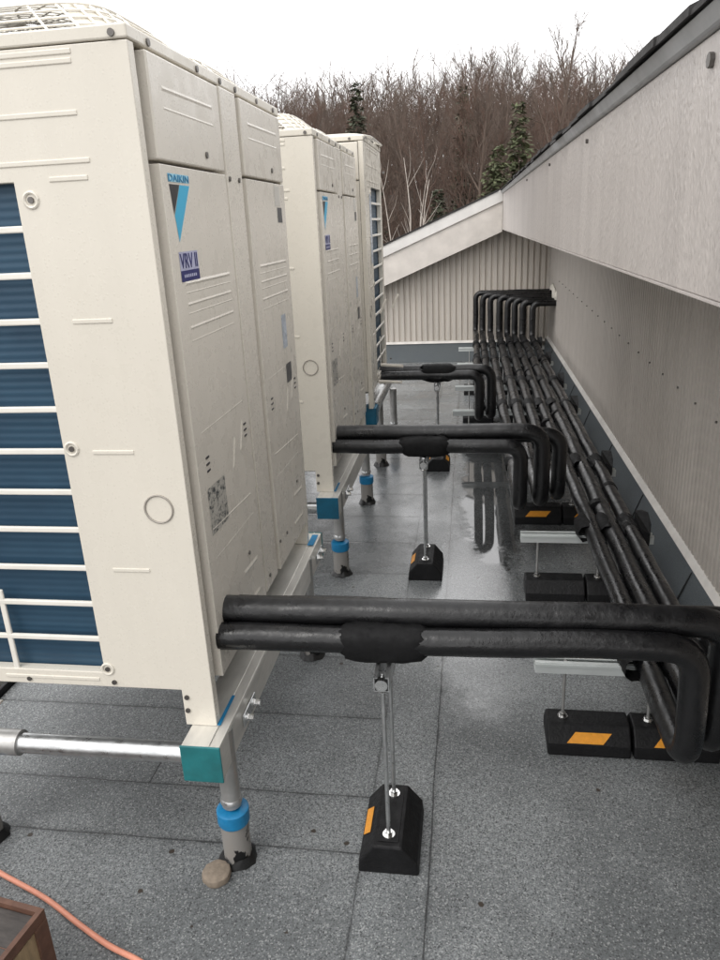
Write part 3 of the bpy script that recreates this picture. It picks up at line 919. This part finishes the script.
# ------------------------------------------------------------------ loose things on the roof
cp = [(-1.05, .03, .010), (-.85, -.05, .010), (-.671, -.126, .010), (-.491, -.193, .010), (-.348, -.263, .010), (-.24, -.312, .010), (-.13, -.350, .010), (.0, -.42, .010), (.10, -.60, .010), (.1, -.9, .010)]
def catmull(P, k_=8):
    P = [Vector(p) for p in P]; out = []
    for i in range(len(P) - 1):
        a = P[max(0, i - 1)]; b = P[i]; c_ = P[i + 1]; d_ = P[min(len(P) - 1, i + 2)]
        for s_ in range(k_):
            t = s_ / k_
            out.append(.5 * ((2 * b) + (c_ - a) * t + (2 * a - 5 * b + 4 * c_ - d_) * t * t + (3 * b - a - 3 * c_ + d_) * t ** 3))
    out.append(P[-1]); return out
tag(MB().tube(catmull(cp), .0075, 10).build('extension_cord', M['cord'], smooth=True), 'pinkish orange extension cord snaking across the grey roof', 'cord')
dm = MB(); n = 26
dd = [1 + .05 * rnd.uniform(-1, 1) for _ in range(n)]
vsx = []
for (q, z) in ((.040, .001), (.0425, .010), (.040, .021), (.034, .024)):
    for i in range(n): vsx.append((q * dd[i] * math.cos(2 * math.pi * i / n), q * dd[i] * math.sin(2 * math.pi * i / n), z))
dm.add(vsx, [(j * n + i, j * n + (i + 1) % n, (j + 1) * n + (i + 1) % n, (j + 1) * n + i) for j in range(3) for i in range(n)] + [tuple(range(3 * n, 4 * n))])
o = dm.build('round_plug', M['disc'], smooth=True, loc=(-.031, -.066, 0)); tag(o, 'tan round disc lying by the nearest stand leg', 'disc')

wb = thing('wooden_box', 'dark topped wooden box with tan side at the bottom left corner', 'box', (-.315, -.415, 0), R(-9))
MB().box(-.60, -.014, -.42, -.014, .0, .236).build('top_board', M['wood_dark'], wb, bevel=.003)
MB().box(-.0135, -.004, -.41, -.012, .01, .215).build('side_board', M['wood_tan'], wb)
e = MB(); e.box(-.60, 0, -.0135, 0, 0, .25); e.box(-.0135, 0, -.44, -.0137, .222, .25); e.box(-.0038, .002, -.040, -.001, 0, .2215); e.box(-.60, -.0137, -.44, -.4265, .0, .25)
for i in range(1, 5): e.box(-.60, -.02, -.014 - .088 * i, -.0175 - .088 * i + .001, .2362, .2375)
e.build('edge_trim', M['wood_edge'], wb, bevel=.002)

# ------------------------------------------------------------------ trees
def strip_tube(V, F, P, Rr, n):
    """append a tapered n-sided tube along points P (np arrays) to lists V, F"""
    P = np.asarray(P, float); m = len(P)
    T = np.gradient(P, axis=0); T /= np.linalg.norm(T, axis=1)[:, None] + 1e-9
    ref = np.array([.31, .95, .05]); N = np.cross(T, ref); N /= np.linalg.norm(N, axis=1)[:, None] + 1e-9
    B = np.cross(T, N)
    base = sum(len(v) for v in V)
    ang = np.arange(n) * 2 * math.pi / n
    ring = P[:, None, :] + (N[:, None, :] * np.cos(ang)[None, :, None] + B[:, None, :] * np.sin(ang)[None, :, None]) * np.asarray(Rr)[:, None, None]
    V.append(ring.reshape(-1, 3))
    i = np.arange(m - 1)[:, None] * n; j = np.arange(n)[None, :]; jj = (j + 1) % n
    F.append((np.stack([i + j, i + jj, i + n + jj, i + n + j], -1).reshape(-1, 4) + base))

def mk(name, V, F, mat, parent):
    me = bpy.data.meshes.new(name)
    me.from_pydata(np.concatenate(V).tolist(), [], np.concatenate(F).tolist())
    me.materials.append(mat); me.polygons.foreach_set('use_smooth', [True] * len(me.polygons)); me.update()
    o = bpy.data.objects.new(name, me); COL.objects.link(o); o.parent = parent
    return o

def limb(rg, p, d, L, up, k_, wob):
    pts = [np.array(p, float)]; d = np.array(d, float)
    for _ in range(k_):
        d = d + rg.normal(0, wob, 3) + np.array([0, 0, up]); d /= np.linalg.norm(d)
        pts.append(pts[-1] + d * L / k_)
    return np.array(pts)

def bare_tree(seed, Ht, spread=1.0, first=.35, bark='bark_a', label=None, nprim=15, r0=None):
    rg = np.random.default_rng(seed)
    root = thing('bare_tree', label or '', 'tree')
    TV, TF, CV, CF = [], [], [], []
    r0 = r0 or Ht * .010
    tr = limb(rg, (0, 0, -.6), (0, 0, 1), Ht * .93, .05, 9, .07)
    tt = np.linspace(0, 1, 10)
    strip_tube(TV, TF, tr, r0 * (1 - tt * .88), 6)
    for i in range(nprim):
        t = first + (1 - first) * (i + rg.random()) / nprim
        q = t * 9; a = int(min(8, q)); p = tr[a] * (1 - (q - a)) + tr[a + 1] * (q - a)
        az = rg.random() * 2 * math.pi; el = .75 + .45 * t
        d = np.array([math.cos(az) * math.cos(el), math.sin(az) * math.cos(el), math.sin(el)])
        L = Ht * (.34 - .20 * t) * spread * (.75 + .5 * rg.random())
        pr = limb(rg, p, d, L, .10, 5, .14)
        rr = r0 * (1 - t * .88) * .55
        strip_tube(CV, CF, pr, np.linspace(rr, rr * .3, 6), 4)
        for j in range(7):
            s = .25 + .75 * rg.random(); q2 = s * 5; b = int(min(4, q2)); p2 = pr[b] * (1 - (q2 - b)) + pr[b + 1] * (q2 - b)
            d2 = (pr[-1] - pr[0]); d2 /= np.linalg.norm(d2); d2 = d2 + rg.normal(0, .40, 3); d2 /= np.linalg.norm(d2)
            L2 = L * (.32 + .25 * rg.random())
            se = limb(rg, p2, d2, L2, .10, 3, .16)
            strip_tube(CV, CF, se, np.linspace(rr * .42, .010, 4), 3)
            for kk in range(5):
                s3 = .2 + .8 * rg.random(); q3 = s3 * 3; b3 = int(min(2, q3)); p3 = se[b3] * (1 - (q3 - b3)) + se[b3 + 1] * (q3 - b3)
                d3 = d2 + rg.normal(0, .55, 3) + np.array([0, 0, .25]); d3 /= np.linalg.norm(d3)
                tw = limb(rg, p3, d3, L2 * (.35 + .35 * rg.random()), .1, 2, .2)
                strip_tube(CV, CF, tw, [.010, .008, .004], 3)
    mk('trunk', TV, TF, M[bark], root); mk('crown', CV, CF, M[bark], root)
    return root

def conifer(seed, Ht, wide, mat, label):
    rg = np.random.default_rng(seed)
    root = thing('conifer_tree', label, 'tree')
    TV, TF = [], []
    strip_tube(TV, TF, [(0, 0, -.5), (.05, 0, Ht * .5), (0, .03, Ht)], [Ht * .014, Ht * .008, .01], 6)
    mk('trunk', TV, TF, M['bark_a'], root)
    V, F = [], []; base = 0
    nl = int(Ht * 5)
    for i in range(nl):
        t = (i + rg.random()) / nl; z = Ht * (.06 + .93 * t)
        Lm = wide * (1 - t) ** .85 * (.72 + .5 * rg.random()) + .10
        for b in range(6):
            az = rg.random() * 2 * math.pi; Lb = Lm * (.6 + .5 * rg.random())
            nq = max(3, int(Lb * 15))
            for q in range(nq):
                s = (q + rg.random()) / nq; rr = s * Lb
                c = np.array([math.cos(az) * rr, math.sin(az) * rr, z - .28 * rr + .10 * rr * rr / max(Lb, .1)]) + rg.normal(0, .05, 3)
                a = az + rg.normal(0, .7); w_ = .085 + .05 * rg.random(); l_ = .20 + .20 * rg.random()
                dx = np.array([math.cos(a), math.sin(a), -.30 + rg.normal(0, .25)]) * l_; dy = np.array([-math.sin(a), math.cos(a), rg.normal(0, .4)]) * w_
                V.append(np.array([c - dy, c + dx * .5 - dy * .8, c + dx, c + dx * .5 + dy * .8])); F.append(np.array([[base, base + 1, base + 2, base + 3]])); base += 4
    mk('crown', V, F, M[mat], root)
    return root

# prototypes, then individuals (copies share their meshes)
G = 'leafless brown trees on the wooded hill'
LB = 'slender leafless brown tree among the others on the wooded hill'
protos = [bare_tree(s, 12.5 + (s % 3), sp, fi, bk, LB) for s, sp, fi, bk in ((1, 1.0, .30, 'bark_a'), (2, .85, .40, 'bark_b'), (3, 1.1, .25, 'bark_a'), (4, .9, .35, 'bark_b'), (5, 1.0, .45, 'bark_a'), (6, .8, .2, 'bark_b'))]
rt = random.Random(21)
spots = []
for (y, cnt) in ((41, 17), (46, 21), (51, 25), (57, 28), (63, 31), (70, 33), (78, 35), (86, 38)):
    xa = -.42 * y - 4; xb = .215 * y + 4
    for i in range(cnt):
        spots.append((xa + (xb - xa) * (i + rt.random()) / cnt, y + rt.uniform(-2.6, 2.6)))
kids = {p.name: [o for o in bpy.data.objects if o.parent == p] for p in protos}
used = set()
for i, (x, y) in enumerate(spots):
    pr = protos[rt.randrange(6)]
    if pr.name in used:
        t = pr.copy(); COL.objects.link(t)
        for ch in kids[pr.name]:
            c_ = ch.copy(); COL.objects.link(c_); c_.parent = t
    else:
        used.add(pr.name); t = pr
    t.location = (x, y, hz(x, y) - .1); t.rotation_euler = (0, 0, rt.uniform(0, 6.28))
    bx_ = x / y
    target = 1.75 + (.162 + .012 * math.sin(bx_ * 19) + (.0 if bx_ > -.17 else (bx_ + .17) * .60) - max(0, bx_ - .08) * .30) * y * rt.uniform(.72, 1.08)
    s = max(.45, (target - hz(x, y)) / 13.0)
    t.scale = (max(s, .75), max(s, .75), s)
    t['label'] = LB; t['group'] = G
for pr in protos:
    assert pr.name in used

def place(t, x, y, s=1.0, rz=0.):
    t.location = (x, y, hz(x, y) - .1); t.scale = (s, s, s); t.rotation_euler = (0, 0, rz); return t
def top_scale(x, y, ztop, Ht): return (ztop - hz(x, y)) / Ht
# tall skyline trees
t = bare_tree(31, 13, .70, .35, 'bark_a', 'tall bare tree rising above the treeline, left of the tall forked one', 14, .24); place(t, 2.36, 39.5, top_scale(2.36, 39.5, 10.3, 12.8))
t = bare_tree(37, 13, .75, .40, 'bark_a', 'tallest bare forked tree on the skyline near the roof slope', 14, .25); place(t, 4.5, 39.5, top_scale(4.5, 39.5, 10.6, 12.8))
t = bare_tree(41, 13, .65, .45, 'bark_a', 'slimmer bare tree close beside the left of the two tall skyline trees', 12, .19); place(t, 1.55, 39, top_scale(1.55, 39, 9.5, 12.8))
# conifers
t = conifer(11, 12, 1.7, 'needle', 'dark pointed spruce rising above bare trees behind the units'); place(t, -5.25, 41, top_scale(-5.25, 41, 8.9, 12))
t = conifer(12, 10, 2.1, 'needle_b', 'green conifer in front of the tall bare trees beside the roof slope'); place(t, 3.0, 38.5, top_scale(3.0, 38.5, 7.1, 10))
t = conifer(13, 9, 2.5, 'needle_b', 'broad dark green conifer standing lower and left of the green one'); place(t, 1.95, 37.5, top_scale(1.95, 37.5, 5.2, 9))
t = conifer(14, 12, 1.1, 'needle', 'narrow dark conifer near the middle of the treeline'); place(t, .25, 46.5, top_scale(.25, 46.5, 9.2, 12))
t = conifer(15, 8, 1.7, 'needle', 'short conifer low in the brush behind the birch'); place(t, -.9, 37, top_scale(-.9, 37, 3.4, 8))

# white birch with several stems
b = thing('birch_tree', 'white stemmed birch spreading low branches behind the gable roof', 'birch')
rg = np.random.default_rng(5); TV, TF, CV, CF = [], [], [], []
for (dx, dy, dz, L, r0) in ((.03, 0, 1, 6.9, .06), (.20, .1, 1, 6.3, .042), (-.17, 0, 1, 6.4, .042), (.07, -.1, 1, 6.0, .035)):
    st = limb(rg, (0, 0, -.5), (dx, dy, dz), L, .06, 7, .06)
    strip_tube(TV, TF, st, np.linspace(r0, .012, 8), 6)
    for j in range(8):
        s_ = .45 + .58 * rg.random(); q = s_ * 7; a = int(min(6, q)); p = st[a] * (1 - (q - a)) + st[a + 1] * (q - a)
        d_ = np.array([rg.normal(0, .6), rg.normal(0, .5), 1.0]); d_ /= np.linalg.norm(d_)
        br = limb(rg, p, d_, .7 + .8 * rg.random(), .05, 3, .15)
        strip_tube(CV, CF, br, [.014, .011, .008, .004], 3)
mk('trunk', TV, TF, M['birch'], b); mk('crown', CV, CF, M['birch'], b)
place(b, -1.62, 28, 1.0); b.location.z = -2.4

# undergrowth and the woods farther back read as one mass each
def mass(name, n, y0, y1, h0, h1, rad, mat, seed, m_=3):
    rg = np.random.default_rng(seed); V, F = [], []
    for _ in range(n):
        y = y0 + (y1 - y0) * rg.random(); x = -.46 * y - 5 + (.70 * y + 10) * rg.random()
        L = h0 + (h1 - h0) * rg.random()
        st = limb(rg, (x, y, hz(x, y) - .2), (rg.normal(0, .22), rg.normal(0, .22), 1), L, .05, 3, .16)
        r0 = rad * (.5 + rg.random())
        strip_tube(V, F, st, np.linspace(r0, r0 * .25, 4), 3)
        for k_ in range(m_):
            s_ = .3 + .7 * rg.random(); q = s_ * 3; a = int(min(2, q)); p = st[a] * (1 - (q - a)) + st[a + 1] * (q - a)
            d_ = np.array([rg.normal(0, .7), rg.normal(0, .7), .8]); d_ /= np.linalg.norm(d_)
            br = limb(rg, p, d_, L * (.15 + .25 * rg.random()), .05, 2, .2)
            strip_tube(V, F, br, [r0 * .45, r0 * .3, r0 * .12], 3)
    o = mk(name, V, F, mat, None); o['kind'] = 'stuff'; o['label'] = 'mass of bare twigs and saplings'; o['category'] = name.replace('_', ' ')
    return o
o = mass('undergrowth', 4000, 33, 62, 1.4, 5.5, .022, M['brush'], 3, 5); o['label'] = 'leafless reddish brown brush filling the foot of the wooded hill'
o = mass('far_wood', 3100, 78, 104, 7, 12.5, .06, M['bark_a'], 4, 6); o['label'] = 'distant leafless wood seen as one brown mass behind the trees'
